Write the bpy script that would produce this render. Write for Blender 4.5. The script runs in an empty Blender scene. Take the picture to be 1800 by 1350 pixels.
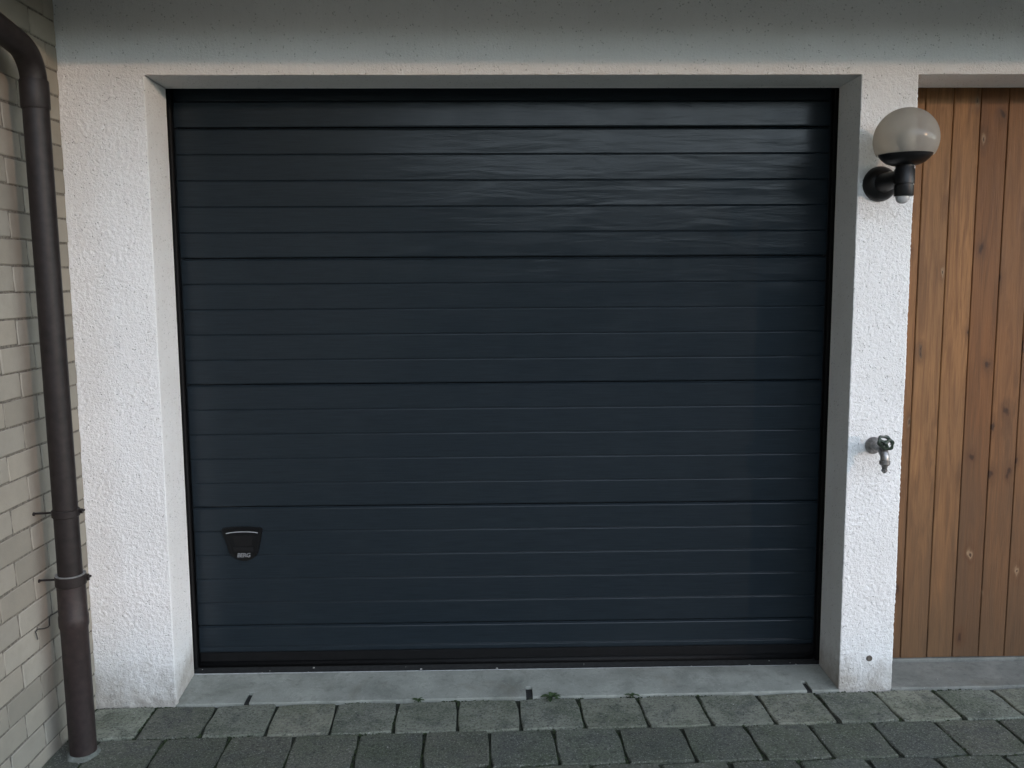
import bpy, bmesh, math, random
from mathutils import Vector, Matrix, noise
random.seed(7)
S = bpy.context.scene
COL = S.collection
R = math.radians

# ------------------------------------------------------------------ camera
PITCH, YAW, ROLL, FPX = -0.113282, -0.020662, -0.005949, 1537.716
CAM = Vector((1.19987, -3.14732, 1.54047))
cp, sp, cy, sy = math.cos(PITCH), math.sin(PITCH), math.cos(YAW), math.sin(YAW)
fwd = Vector((-sy*cp, cy*cp, sp)); rgt = Vector((cy, sy, 0)); up = rgt.cross(fwd)
cr, sr = math.cos(ROLL), math.sin(ROLL)
r2 = cr*rgt + sr*up; u2 = -sr*rgt + cr*up
cam_d = bpy.data.cameras.new('camera'); cam = bpy.data.objects.new('camera', cam_d); COL.objects.link(cam)
M3 = Matrix((r2, u2, -fwd)).transposed()
cam.matrix_world = Matrix.Translation(CAM) @ M3.to_4x4()
cam_d.sensor_width = 36.0; cam_d.lens = 36.0*FPX/1800.0
cam_d.clip_start = 0.05; cam_d.clip_end = 2000
S.camera = cam

# ------------------------------------------------------------------ sky, sun, exposure
SUN_EL, SUN_AZ = R(8.8), R(135)
W = bpy.data.worlds.new('World'); S.world = W; W.use_nodes = True
nt = W.node_tree; bg = nt.nodes['Background']
sky = nt.nodes.new('ShaderNodeTexSky'); sky.sky_type = 'NISHITA'; sky.sun_disc = False
sky.sun_elevation = SUN_EL; sky.sun_rotation = SUN_AZ
sky.air_density = 1.0; sky.dust_density = 0.0; sky.ozone_density = 2.5
hs = nt.nodes.new('ShaderNodeHueSaturation'); hs.inputs['Saturation'].default_value = 0.42
nt.links.new(sky.outputs[0], hs.inputs['Color']); nt.links.new(hs.outputs[0], bg.inputs['Color'])
bg.inputs['Strength'].default_value = 0.15
sd = bpy.data.lights.new('street_lamp_sun', 'SUN'); sd.energy = 0.105; sd.angle = R(0.8); sd.color = (1.0, 0.60, 0.36)  # warm light standing in for the unseen street lamp at front right
street_lamp_sun = bpy.data.objects.new('street_lamp_sun', sd); COL.objects.link(street_lamp_sun)
SV = Vector((math.sin(SUN_AZ)*math.cos(SUN_EL), math.cos(SUN_AZ)*math.cos(SUN_EL), math.sin(SUN_EL)))
street_lamp_sun.rotation_euler = SV.to_track_quat('Z', 'Y').to_euler(); street_lamp_sun.location = SV*30
vs = S.view_settings; vs.view_transform = 'Standard'; vs.look = 'None'; vs.exposure = 2.96; vs.gamma = 1.0
vs.use_curve_mapping = False

# ------------------------------------------------------------------ material helpers
class NT:
    def __init__(s, name):
        s.m = bpy.data.materials.new(name); s.m.use_nodes = True
        s.t = s.m.node_tree; s.n = s.t.nodes; s.b = s.n['Principled BSDF']
    def node(s, typ, **kw):
        n = s.n.new(typ)
        for k, v in kw.items():
            if hasattr(n, k): setattr(n, k, v)
        return n
    def link(s, a, b): s.t.links.new(a, b)
    def coord(s, kind='Object', scale=(1, 1, 1), rnd=0.0):
        tc = s.node('ShaderNodeTexCoord'); mp = s.node('ShaderNodeMapping')
        mp.inputs['Scale'].default_value = scale
        s.link(tc.outputs[kind], mp.inputs['Vector'])
        if rnd:
            oi = s.node('ShaderNodeObjectInfo'); mu = s.node('ShaderNodeMath', operation='MULTIPLY')
            mu.inputs[1].default_value = rnd; s.link(oi.outputs['Random'], mu.inputs[0])
            cb = s.node('ShaderNodeCombineXYZ')
            for k in range(3): s.link(mu.outputs[0], cb.inputs[k])
            s.link(cb.outputs[0], mp.inputs['Location'])
        return mp.outputs[0]
    def noise(s, vec, scale, detail=4, rough=0.55, dist=0.0):
        n = s.node('ShaderNodeTexNoise'); n.inputs['Scale'].default_value = scale
        n.inputs['Detail'].default_value = detail; n.inputs['Roughness'].default_value = rough
        n.inputs['Distortion'].default_value = dist
        s.link(vec, n.inputs['Vector']); return n.outputs['Fac']
    def ramp(s, fac, stops):
        r = s.node('ShaderNodeValToRGB'); e = r.color_ramp.elements
        while len(e) < len(stops): e.new(0.5)
        for i, (p, c) in enumerate(stops):
            e[i].position = p
            e[i].color = (c, c, c, 1) if isinstance(c, (int, float)) else (*c, 1)
        s.link(fac, r.inputs['Fac']); return r.outputs['Color']
    def mix(s, fac, a, b, blend='MIX'):
        m = s.node('ShaderNodeMix', data_type='RGBA', blend_type=blend)
        for sock, v in ((m.inputs[0], fac), (m.inputs[6], a), (m.inputs[7], b)):
            if isinstance(v, (int, float)): sock.default_value = v
            elif isinstance(v, tuple): sock.default_value = (*v, 1)
            else: s.link(v, sock)
        return m.outputs[2]
    def math(s, op, a, b=0.0, clamp=False):
        m = s.node('ShaderNodeMath', operation=op, use_clamp=clamp)
        for i, v in enumerate((a, b)):
            if isinstance(v, (int, float)): m.inputs[i].default_value = v
            else: s.link(v, m.inputs[i])
        return m.outputs[0]
    def bump(s, h, strength=0.3, dist=0.01, prev=None):
        b = s.node('ShaderNodeBump'); b.inputs['Strength'].default_value = strength
        b.inputs['Distance'].default_value = dist; s.link(h, b.inputs['Height'])
        if prev is not None: s.link(prev, b.inputs['Normal'])
        return b.outputs[0]
    def out(s, color=None, rough=None, normal=None, metal=None, spec=None):
        for k, v in (('Base Color', color), ('Roughness', rough), ('Normal', normal), ('Metallic', metal), ('Specular IOR Level', spec)):
            if v is None: continue
            if isinstance(v, (int, float)): s.b.inputs[k].default_value = v
            elif isinstance(v, tuple): s.b.inputs[k].default_value = (*v, 1)
            else: s.link(v, s.b.inputs[k])
        return s.m
    def xyz(s, kind='Object'):
        tc = s.node('ShaderNodeTexCoord'); sx = s.node('ShaderNodeSeparateXYZ')
        s.link(tc.outputs[kind], sx.inputs[0]); return sx.outputs

def simple(name, col, rough=0.5, metal=0.0, nscale=60, namp=0.15, spec=0.5, bumpd=0.0):
    t = NT(name); v = t.coord()
    n = t.noise(v, nscale, 5)
    lo = tuple(c*(1-namp) for c in col); hi = tuple(min(1, c*(1+namp)) for c in col)
    c = t.ramp(n, [(0.3, lo), (0.7, hi)])
    nm = t.bump(n, 0.4, bumpd) if bumpd else None
    return t.out(c, rough, nm, metal, spec)

def mat_plaster():
    t = NT('white_roughcast_plaster'); v = t.coord()
    big = t.noise(v, 2.2, 5, 0.6)
    c = t.ramp(big, [(0.3, (0.755, 0.75, 0.735)), (0.7, (0.83, 0.828, 0.82))])
    # pits in the roughcast, with their shade painted in as dark specks
    vo = t.node('ShaderNodeTexVoronoi'); vo.inputs['Scale'].default_value = 95; t.link(v, vo.inputs['Vector'])
    gate = t.ramp(t.noise(v, 40, 3), [(0.48, 0.0), (0.60, 1.0)])
    pit = t.math('MULTIPLY', t.ramp(vo.outputs['Distance'], [(0.12, 1.0), (0.30, 0.0)]), gate)
    c = t.mix(t.math('MULTIPLY', pit, 0.55), c, (0.17, 0.16, 0.15))
    # splash dirt along the foot of the pillars
    x, y, z = t.xyz()
    foot = t.math('SUBTRACT', 0.165, z)
    foot = t.math('MULTIPLY', foot, 6.0)
    foot = t.math('ADD', foot, t.math('MULTIPLY', t.math('SUBTRACT', t.noise(v, 9, 6, 0.7), 0.5), 2.4))
    foot = t.math('MULTIPLY', t.math('MAXIMUM', t.math('MINIMUM', foot, 1.0), 0.0), 0.72)
    c = t.mix(foot, c, (0.30, 0.255, 0.205))
    streak = t.noise(t.coord(scale=(14, 14, 1.0)), 1.5, 5, 0.65)
    c = t.mix(t.math('MULTIPLY', t.ramp(streak, [(0.55, 0.0), (0.8, 1.0)]), 0.12), c, (0.45, 0.42, 0.38))
    h1 = t.noise(v, 130, 3, 0.6); h2 = t.noise(v, 330, 2, 0.5)
    h = t.math('ADD', h1, t.math('MULTIPLY', h2, 0.6))
    h = t.math('SUBTRACT', h, t.math('MULTIPLY', pit, 0.7))
    return t.out(c, 0.9, t.bump(h, 0.9, 0.0042), spec=0.2)

def mat_brick():
    t = NT('cream_sand_lime_brick'); v = t.coord(rnd=37.0)
    oi = t.node('ShaderNodeObjectInfo')
    base = t.ramp(oi.outputs['Random'], [(0.0, (0.225, 0.205, 0.168)), (0.35, (0.310, 0.280, 0.230)), (0.7, (0.262, 0.245, 0.208)), (1.0, (0.330, 0.305, 0.255))])
    n = t.noise(v, 14, 6, 0.65)
    c = t.mix(t.math('MULTIPLY', t.ramp(n, [(0.4, 0.0), (0.75, 1.0)]), 0.35), base, (0.185, 0.172, 0.143))
    sp_ = t.noise(v, 240, 2)
    c = t.mix(t.math('MULTIPLY', t.ramp(sp_, [(0.62, 0.0), (0.7, 1.0)]), 0.5), c, (0.24, 0.22, 0.19))
    return t.out(c, 0.85, t.bump(t.math('ADD', sp_, n), 0.35, 0.002), spec=0.25)

def mat_door():
    t = NT('anthracite_woodgrain_steel')
    v = t.coord()
    grain = t.noise(t.coord(scale=(7, 1, 260)), 1.0, 5, 0.7)
    c = t.ramp(grain, [(0.3, (0.0110, 0.0160, 0.0206)), (0.7, (0.0176, 0.0248, 0.0310))])
    dust = t.noise(v, 3.0, 6, 0.65)
    c = t.mix(t.math('MULTIPLY', t.ramp(dust, [(0.45, 0.0), (0.8, 1.0)]), 0.18), c, (0.030, 0.037, 0.042))
    ripple = t.noise(t.coord(scale=(2.7, 1, 17)), 1.0, 3, 0.5, 0.5)
    wave = t.noise(t.coord(scale=(1.2, 1, 7)), 1.0, 2, 0.5)
    n1 = t.bump(t.math('ADD', ripple, t.math('MULTIPLY', wave, 1.5)), 1.0, 0.0016)
    n2 = t.bump(grain, 0.32, 0.0006, n1)
    rg = t.ramp(t.noise(v, 5, 4), [(0.3, 0.17), (0.7, 0.25)])
    return t.out(c, rg, n2, spec=0.20)

def mat_concrete(name, a, b, stain, nscale=7, rough=0.85):
    t = NT(name); v = t.coord(rnd=11.0)
    n = t.noise(v, nscale, 7, 0.65)
    c = t.ramp(n, [(0.28, a), (0.72, b)])
    bl = t.noise(v, 2.6, 5, 0.7, 0.5)
    c = t.mix(t.math('MULTIPLY', t.ramp(bl, [(0.52, 0.0), (0.68, 1.0)]), 0.6), c, stain)
    br = t.noise(v, 4.5, 6, 0.7, 0.8)
    c = t.mix(t.math('MULTIPLY', t.ramp(br, [(0.54, 0.0), (0.70, 1.0)]), 0.40), c, (0.150, 0.135, 0.105))
    md = t.noise(v, 28, 8, 0.75, 0.4)
    c = t.mix(t.math('MULTIPLY', t.ramp(md, [(0.50, 0.0), (0.66, 1.0)]), 0.45), c, tuple(k*0.55 for k in a))
    f = t.noise(v, 190, 3, 0.7)
    c = t.mix(t.math('MULTIPLY', t.ramp(f, [(0.6, 0.0), (0.72, 1.0)]), 0.35), c, tuple(min(1, k*1.8) for k in b))
    return t.out(c, rough, t.bump(t.math('ADD', f, n), 0.4, 0.0025), spec=0.3)

def mat_paver():
    t = NT('weathered_concrete_paver'); v = t.coord(rnd=53.0)
    oi = t.node('ShaderNodeObjectInfo')
    base = t.ramp(oi.outputs['Random'], [(0.0, (0.230, 0.238, 0.198)), (0.35, (0.300, 0.292, 0.238)), (0.7, (0.250, 0.262, 0.225)), (1.0, (0.340, 0.326, 0.265))])
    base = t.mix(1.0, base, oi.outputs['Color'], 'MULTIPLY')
    # dark damp blotches, paler worn rim, a few chips and rust specks
    x, y, z = t.xyz()
    edge = t.math('MAXIMUM', t.math('ABSOLUTE', x), t.math('ABSOLUTE', y))
    bl = t.noise(v, 11, 7, 0.72, 0.6)
    m = t.math('ADD', t.math('MULTIPLY', edge, -5.0), t.math('MULTIPLY', bl, 5.5))
    m = t.math('SUBTRACT', m, 2.25)
    m = t.math('MAXIMUM', t.math('MINIMUM', m, 1.0), 0.0)
    c = t.mix(t.math('MULTIPLY', m, 0.66), base, (0.070, 0.075, 0.072))
    g = t.noise(v, 5, 5, 0.65)
    c = t.mix(t.math('MULTIPLY', t.ramp(g, [(0.44, 0.0), (0.66, 1.0)]), 0.60), c, (0.072, 0.092, 0.052))
    f = t.noise(v, 170, 4, 0.8)
    c = t.mix(t.math('MULTIPLY', t.ramp(f, [(0.54, 0.0), (0.66, 1.0)]), 0.75), c, (0.40, 0.40, 0.36))
    f2 = t.noise(v, 95, 5, 0.78)
    c = t.mix(t.math('MULTIPLY', t.ramp(f2, [(0.36, 1.0), (0.50, 0.0)]), 0.80), c, (0.034, 0.036, 0.033))
    return t.out(c, 0.88, t.bump(t.math('ADD', f, f2), 1.0, 0.006), spec=0.3)

def mat_wood():
    t = NT('stained_softwood_plank')
    oi = t.node('ShaderNodeObjectInfo')
    v = t.coord(scale=(1, 1, 0.075), rnd=91.0)
    g = t.noise(v, 30, 7, 0.62, 1.6)
    fine = t.noise(t.coord(scale=(1, 1, 0.03), rnd=91.0), 260, 3, 0.6)
    base = t.ramp(oi.outputs['Random'], [(0.0, (0.190, 0.080, 0.028)), (0.5, (0.260, 0.116, 0.042)), (1.0, (0.325, 0.164, 0.064))])
    c = t.mix(t.math('MULTIPLY', t.ramp(g, [(0.42, 0.0), (0.62, 1.0)]), 0.62), base, (0.110, 0.046, 0.017))
    c = t.mix(t.math('MULTIPLY', t.ramp(fine, [(0.45, 0.0), (0.70, 1.0)]), 0.30), c, (0.095, 0.048, 0.024))
    # grey-brown tone that deepens towards the bottom, unevenly plank by plank
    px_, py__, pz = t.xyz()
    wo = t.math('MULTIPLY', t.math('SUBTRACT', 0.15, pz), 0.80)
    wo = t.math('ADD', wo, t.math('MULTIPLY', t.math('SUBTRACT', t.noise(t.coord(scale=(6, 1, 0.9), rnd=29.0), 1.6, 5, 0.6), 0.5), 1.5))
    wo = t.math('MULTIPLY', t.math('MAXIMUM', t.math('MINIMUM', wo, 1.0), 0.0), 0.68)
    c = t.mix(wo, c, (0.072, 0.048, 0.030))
    # broad weathered patches
    wz = t.noise(t.coord(scale=(1.4, 1, 0.55), rnd=17.0), 2.0, 5, 0.6)
    c = t.mix(t.math('MULTIPLY', t.ramp(wz, [(0.42, 0.0), (0.72, 1.0)]), 0.45), c, (0.120, 0.066, 0.034))
    # knots
    vk3 = t.coord(scale=(1, 1, 0.55), rnd=23.0)
    sk = t.node('ShaderNodeSeparateXYZ'); t.link(vk3, sk.inputs[0])
    ck = t.node('ShaderNodeCombineXYZ'); t.link(sk.outputs[0], ck.inputs[0]); t.link(sk.outputs[2], ck.inputs[1])
    wn = t.node('ShaderNodeTexNoise'); wn.inputs['Scale'].default_value = 26; wn.inputs['Detail'].default_value = 4; t.link(ck.outputs[0], wn.inputs['Vector'])
    ws = t.node('ShaderNodeVectorMath', operation='SUBTRACT'); ws.inputs[1].default_value = (.5, .5, .5); t.link(wn.outputs['Color'], ws.inputs[0])
    wm = t.node('ShaderNodeVectorMath', operation='MULTIPLY'); wm.inputs[1].default_value = (.036, .050, 0); t.link(ws.outputs[0], wm.inputs[0])
    wa = t.node('ShaderNodeVectorMath', operation='ADD'); t.link(ck.outputs[0], wa.inputs[0]); t.link(wm.outputs[0], wa.inputs[1]); vk = wa.outputs[0]
    vo = t.node('ShaderNodeTexVoronoi', voronoi_dimensions='2D'); vo.inputs['Scale'].default_value = 6.8; t.link(vk, vo.inputs['Vector'])
    sel = t.node('ShaderNodeSeparateColor'); t.link(vo.outputs['Color'], sel.inputs[0])
    gate = t.ramp(sel.outputs[0], [(0.27, 0.0), (0.29, 1.0)])
    d = t.math('ADD', vo.outputs['Distance'], t.math('MULTIPLY', t.math('SUBTRACT', t.noise(vk, 30, 3), 0.5), 0.08))
    ring = t.math('MULTIPLY', t.ramp(d, [(0.04, 1.0), (0.08, 0.22), (0.13, 0.0)]), gate)
    kcol = t.ramp(sel.outputs[1], [(0.0, (0.050, 0.024, 0.012)), (0.66, (0.060, 0.028, 0.014)), (0.80, (0.26, 0.17, 0.10))])
    c = t.mix(t.math('MULTIPLY', ring, 1.0), c, kcol)
    halo = t.math('MULTIPLY', t.ramp(d, [(0.03, 0.0), (0.10, 1.0), (0.24, 0.0)]), gate)
    c = t.mix(t.math('MULTIPLY', halo, t.noise(v, 20, 4)), c, (0.095, 0.042, 0.018))
    core = t.math('MULTIPLY', t.ramp(d, [(0.014, 1.0), (0.034, 0.0)]), gate)
    c = t.mix(t.math('MULTIPLY', core, 0.9), c, (0.045, 0.022, 0.012))
    rg = t.ramp(fine, [(0.3, 0.50), (0.7, 0.66)])
    return t.out(c, rg, t.bump(t.math('ADD', g, t.math('MULTIPLY', fine, 0.8)), 0.5, 0.0018), spec=0.25)

def mat_globe():
    t = NT('smoked_acrylic_globe')
    v = t.coord(); n = t.noise(v, 9, 4)
    c = t.ramp(n, [(0.35, (0.55, 0.53, 0.49)), (0.7, (0.63, 0.61, 0.565))])
    t.out(c, 0.16, None, 0.0, 0.6)
    tr = t.node('ShaderNodeBsdfTransparent'); tr.inputs['Color'].default_value = (0.82, 0.77, 0.69, 1)
    lw = t.node('ShaderNodeLayerWeight'); lw.inputs['Blend'].default_value = 0.35
    f = t.ramp(lw.outputs['Facing'], [(0.0, 0.58), (1.0, 0.70)])
    tl = t.node('ShaderNodeBsdfTranslucent'); t.link(c, tl.inputs['Color'])
    m2 = t.node('ShaderNodeMixShader'); m2.inputs[0].default_value = 0.58; t.link(t.b.outputs[0], m2.inputs[1]); t.link(tl.outputs[0], m2.inputs[2])
    mx = t.node('ShaderNodeMixShader'); t.link(f, mx.inputs[0])
    t.link(tr.outputs[0], mx.inputs[1]); t.link(m2.outputs[0], mx.inputs[2])
    o = [k for k in t.n if k.type == 'OUTPUT_MATERIAL'][0]; t.link(mx.outputs[0], o.inputs['Surface'])
    return t.m

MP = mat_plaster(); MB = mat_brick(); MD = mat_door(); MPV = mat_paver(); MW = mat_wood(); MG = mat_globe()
MMORT = simple('grey_brown_mortar', (0.135, 0.120, 0.098), 0.95, nscale=90, namp=0.5)
MPIPE = simple('dark_brown_painted_pipe', (0.0165, 0.0125, 0.0118), 0.52, nscale=35, namp=0.35, spec=0.3, bumpd=0.0006)
MSLV = simple('red_brown_cast_sleeve', (0.0230, 0.0145, 0.0135), 0.55, nscale=45, namp=0.4, bumpd=0.001)
MBLK = simple('black_plastic', (0.0055, 0.0055, 0.0062), 0.42, nscale=80, namp=0.2, spec=0.35, bumpd=0.0004)
MHND = simple('black_handle_plastic', (0.0035, 0.0038, 0.0045), 0.36, nscale=120, namp=0.2, spec=0.3, bumpd=0.0003)
MRUB = simple('black_rubber', (0.0035, 0.0035, 0.0038), 0.7, nscale=70, namp=0.4, spec=0.25)
MFRM = simple('black_frame_steel', (0.004, 0.0043, 0.0048), 0.45, nscale=40, namp=0.3)
MGALV = simple('galvanised_strip', (0.58, 0.59, 0.60), 0.45, 0.6, nscale=50, namp=0.2)
MSEAL = simple('pale_seal_edge', (0.22, 0.215, 0.205), 0.6, nscale=60, namp=0.4)
MLET = simple('dull_grey_print', (0.20, 0.21, 0.22), 0.55, 0.2, nscale=80, namp=0.15)
MCHR = simple('silver_print', (0.40, 0.42, 0.44), 0.45, 0.3, nscale=80, namp=0.1)
MTAP = simple('dull_chrome_tap', (0.26, 0.255, 0.25), 0.38, 0.8, nscale=90, namp=0.35, bumpd=0.0006)
MGRN = simple('dark_green_handwheel', (0.024, 0.038, 0.024), 0.4, nscale=120, namp=0.3)
MBULB = simple('opal_bulb', (0.72, 0.70, 0.66), 0.25)
MSENS = simple('milky_sensor_lens', (0.42, 0.42, 0.42), 0.25)
MTHR = mat_concrete('threshold_concrete', (0.190, 0.198, 0.176), (0.355, 0.362, 0.322), (0.125, 0.133, 0.113))
MSILL = mat_concrete('sill_concrete', (0.150, 0.154, 0.140), (0.245, 0.245, 0.222), (0.300, 0.295, 0.265), 5)
MCAULK = mat_concrete('grey_sealing_mortar', (0.085, 0.092, 0.080), (0.21, 0.22, 0.20), (0.06, 0.066, 0.052), 26)
MBED = simple('mossy_joint_soil', (0.026, 0.030, 0.019), 0.97, nscale=55, namp=0.6, bumpd=0.004)
MASPH = mat_concrete('street_asphalt', (0.040, 0.040, 0.040), (0.060, 0.060, 0.058), (0.030, 0.030, 0.030), 9)
MMOSS = simple('moss_green', (0.026, 0.038, 0.014), 0.95, nscale=60, namp=0.5)
MLEAF = simple('weed_leaf_green', (0.036, 0.060, 0.022), 0.65, nscale=50, namp=0.45)
MGRIT = simple('pale_grit', (0.38, 0.37, 0.34), 0.8, nscale=50, namp=0.3)
MWIRE = simple('rusty_dark_wire', (0.035, 0.030, 0.026), 0.6, nscale=90, namp=0.4)
MSOFF = simple('brown_soffit_board', (0.060, 0.040, 0.028), 0.7, nscale=20, namp=0.3)
MFASC = simple('grey_slab_edge', (0.30, 0.30, 0.29), 0.85, nscale=8, namp=0.15)
MDARK = simple('dark_matt', (0.018, 0.018, 0.017), 0.9, nscale=60, namp=0.5)
MHOLE = simple('drilled_hole_shade', (0.10, 0.085, 0.070), 0.95, nscale=160, namp=0.5)

# ------------------------------------------------------------------ object helpers
def link_mesh(name, bm, mat, parent=None, smooth=False, mats=None):
    me = bpy.data.meshes.new(name); bm.normal_update(); bm.to_mesh(me); bm.free()
    for m in (mats or [mat]): me.materials.append(m)
    if smooth:
        for p in me.polygons: p.use_smooth = True
    o = bpy.data.objects.new(name, me); COL.objects.link(o)
    if parent: o.parent = parent
    return o
def tag(o, label=None, cat=None, group=None, kind=None):
    if label: o['label'] = label
    if cat: o['category'] = cat
    if group: o['group'] = group
    if kind: o['kind'] = kind
    return o
def thing(name, label, cat, loc=(0, 0, 0), group=None):
    o = bpy.data.objects.new(name, None); COL.objects.link(o); o.location = loc
    return tag(o, label, cat, group)
def box(bm, x0, x1, y0, y1, z0, z1, bev=0.0):
    v = [bm.verts.new(p) for p in ((x0,y0,z0),(x1,y0,z0),(x1,y1,z0),(x0,y1,z0),(x0,y0,z1),(x1,y0,z1),(x1,y1,z1),(x0,y1,z1))]
    fs = [bm.faces.new([v[i] for i in q]) for q in ((0,3,2,1),(4,5,6,7),(0,1,5,4),(1,2,6,5),(2,3,7,6),(3,0,4,7))]
    if bev:
        es = list({e for f in fs for e in f.edges})
        bmesh.ops.bevel(bm, geom=es, offset=bev, segments=1, affect='EDGES')
    return v
def boxo(name, mat, parent, *a, bev=0.0):
    bm = bmesh.new(); box(bm, *a, bev=bev); return link_mesh(name, bm, mat, parent)
def tube(bm, pts, rad, seg=20, caps=True):
    pts = [Vector(p) for p in pts]
    if isinstance(rad, (int, float)): rad = [rad]*len(pts)
    rings = []; ref = None
    for i, p in enumerate(pts):
        d = (pts[min(i+1, len(pts)-1)] - pts[max(i-1, 0)]).normalized()
        if ref is None:
            ref = d.orthogonal().normalized()
        ref = (ref - d*ref.dot(d)).normalized(); b = d.cross(ref)
        rings.append([bm.verts.new(p + (ref*math.cos(a) + b*math.sin(a))*rad[i]) for a in [2*math.pi*k/seg for k in range(seg)]])
    for i in range(len(rings)-1):
        for k in range(seg):
            bm.faces.new((rings[i][k], rings[i][(k+1) % seg], rings[i+1][(k+1) % seg], rings[i+1][k]))
    if caps:
        bm.faces.new(rings[0][::-1]); bm.faces.new(rings[-1])
def lathe(bm, prof, origin=(0, 0, 0), axis=(0, 0, 1), seg=32):
    """prof: list of (radius, height along axis)"""
    o = Vector(origin); q = Vector((0, 0, 1)).rotation_difference(Vector(axis).normalized())
    rings = []
    for r, h in prof:
        if r < 1e-6: rings.append([bm.verts.new(o + q @ Vector((0, 0, h)))])
        else: rings.append([bm.verts.new(o + q @ Vector((r*math.cos(2*math.pi*k/seg), r*math.sin(2*math.pi*k/seg), h))) for k in range(seg)])
    for a, b in zip(rings, rings[1:]):
        for k in range(seg):
            k2 = (k+1) % seg
            if len(a) == 1 and len(b) == 1: continue
            if len(a) == 1: bm.faces.new((a[0], b[k2], b[k]))
            elif len(b) == 1: bm.faces.new((a[k], a[k2], b[0]))
            else: bm.faces.new((a[k], a[k2], b[k2], b[k]))
    bmesh.ops.recalc_face_normals(bm, faces=bm.faces)
def prism(bm, pts, axis_a, axis_b, axis_n, origin, depth, bev=0.0):
    a, b, n, o = Vector(axis_a), Vector(axis_b), Vector(axis_n), Vector(origin)
    lo = [bm.verts.new(o + a*p[0] + b*p[1]) for p in pts]
    hi = [bm.verts.new(o + a*p[0] + b*p[1] + n*depth) for p in pts]
    f1 = bm.faces.new(lo[::-1]); f2 = bm.faces.new(hi); k = len(pts)
    for i in range(k): bm.faces.new((lo[i], lo[(i+1) % k], hi[(i+1) % k], hi[i]))
    bmesh.ops.recalc_face_normals(bm, faces=bm.faces)
    if bev:
        bmesh.ops.bevel(bm, geom=list(f2.edges), offset=bev, segments=2, affect='EDGES')
def autosmooth(o, ang=35):
    me = o.data
    for p in me.polygons: p.use_smooth = True
    me.set_sharp_from_angle(angle=R(ang))
    return o

# ------------------------------------------------------------------ key dimensions (metres)
XL = -0.2935          # brick wall plane
WD, H, TH = 2.5, 2.266, 0.20      # garage opening and wall thickness
XR = 2.7016           # right edge of the right pillar
YD = 0.270            # garage door front plane
YP = 0.240            # plank front plane
def ground(x): return -0.0175 + 0.007*max(min(x, 4), -0.5)
SOF = 2.56            # underside of the roof overhang

# ------------------------------------------------------------------ ground
bm = bmesh.new()
v = [bm.verts.new(p) for p in ((-900, -900, -0.075), (900, -900, -0.075), (900, 900, -0.075), (-900, 900, -0.075))]
bm.faces.new(v); tag(link_mesh('ground', bm, MASPH), 'dark asphalt ground reaching away from the garage', kind='structure')

pave = bpy.data.objects.new('pavement', None); COL.objects.link(pave); pave['kind'] = 'structure'
pave['label'] = 'pavement of square grey concrete pavers with mossy joints'
bm = bmesh.new()
nx = 40
for i in range(nx):
    x0 = -0.5 + 6.7*i/nx; x1 = -0.5 + 6.7*(i+1)/nx
    vv = [bm.verts.new(p) for p in ((x0, -7.0, ground(x0)-0.011), (x1, -7.0, ground(x1)-0.011), (x1, -0.004, ground(x1)-0.011), (x0, -0.004, ground(x0)-0.011))]
    bm.faces.new(vv)
bmesh.ops.remove_doubles(bm, verts=bm.verts, dist=1e-5)
link_mesh('joint_bed', bm, MBED, pave)

PIT, PITY, JNT = 0.2245, 0.2300, 0.0075
def paver_mesh(bm, sx, sy, rnd, off=(0, 0, 0), h=0.06):
    c = 0.0034
    o = Vector(off)
    def ring(ins, z, jit):
        hx, hy = sx/2-ins, sy/2-ins; out = []
        for (ax, ay, bx, by) in ((-1,-1,1,-1),(1,-1,1,1),(1,1,-1,1),(-1,1,-1,-1)):
            for k in range(3):
                t = k/3 if k else 0.04
                px = hx*(ax+(bx-ax)*t); py = hy*(ay+(by-ay)*t)
                out.append(bm.verts.new(o + Vector((px+rnd.uniform(-jit, jit), py+rnd.uniform(-jit, jit), z+rnd.uniform(-jit, jit)*0.4))))
        return out
    r0 = ring(0.0, -h, 0.0); r1 = ring(0.0, -c, 0.0026); r2_ = ring(c, 0.0, 0.0026)
    for a, b in ((r0, r1), (r1, r2_)):
        n = len(a)
        for k in range(n): bm.faces.new((a[k], a[(k+1) % n], b[(k+1) % n], b[k]))
    bm.faces.new(r2_)
rndp = random.Random(3)
variants = []
for k in range(7):
    b_ = bmesh.new(); paver_mesh(b_, PIT-JNT, PITY-JNT, rndp)
    me = bpy.data.meshes.new('paver'); b_.normal_update(); b_.to_mesh(me); b_.free(); me.materials.append(MPV); variants.append(me)
stuff = bmesh.new(); n_ind = 0
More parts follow.
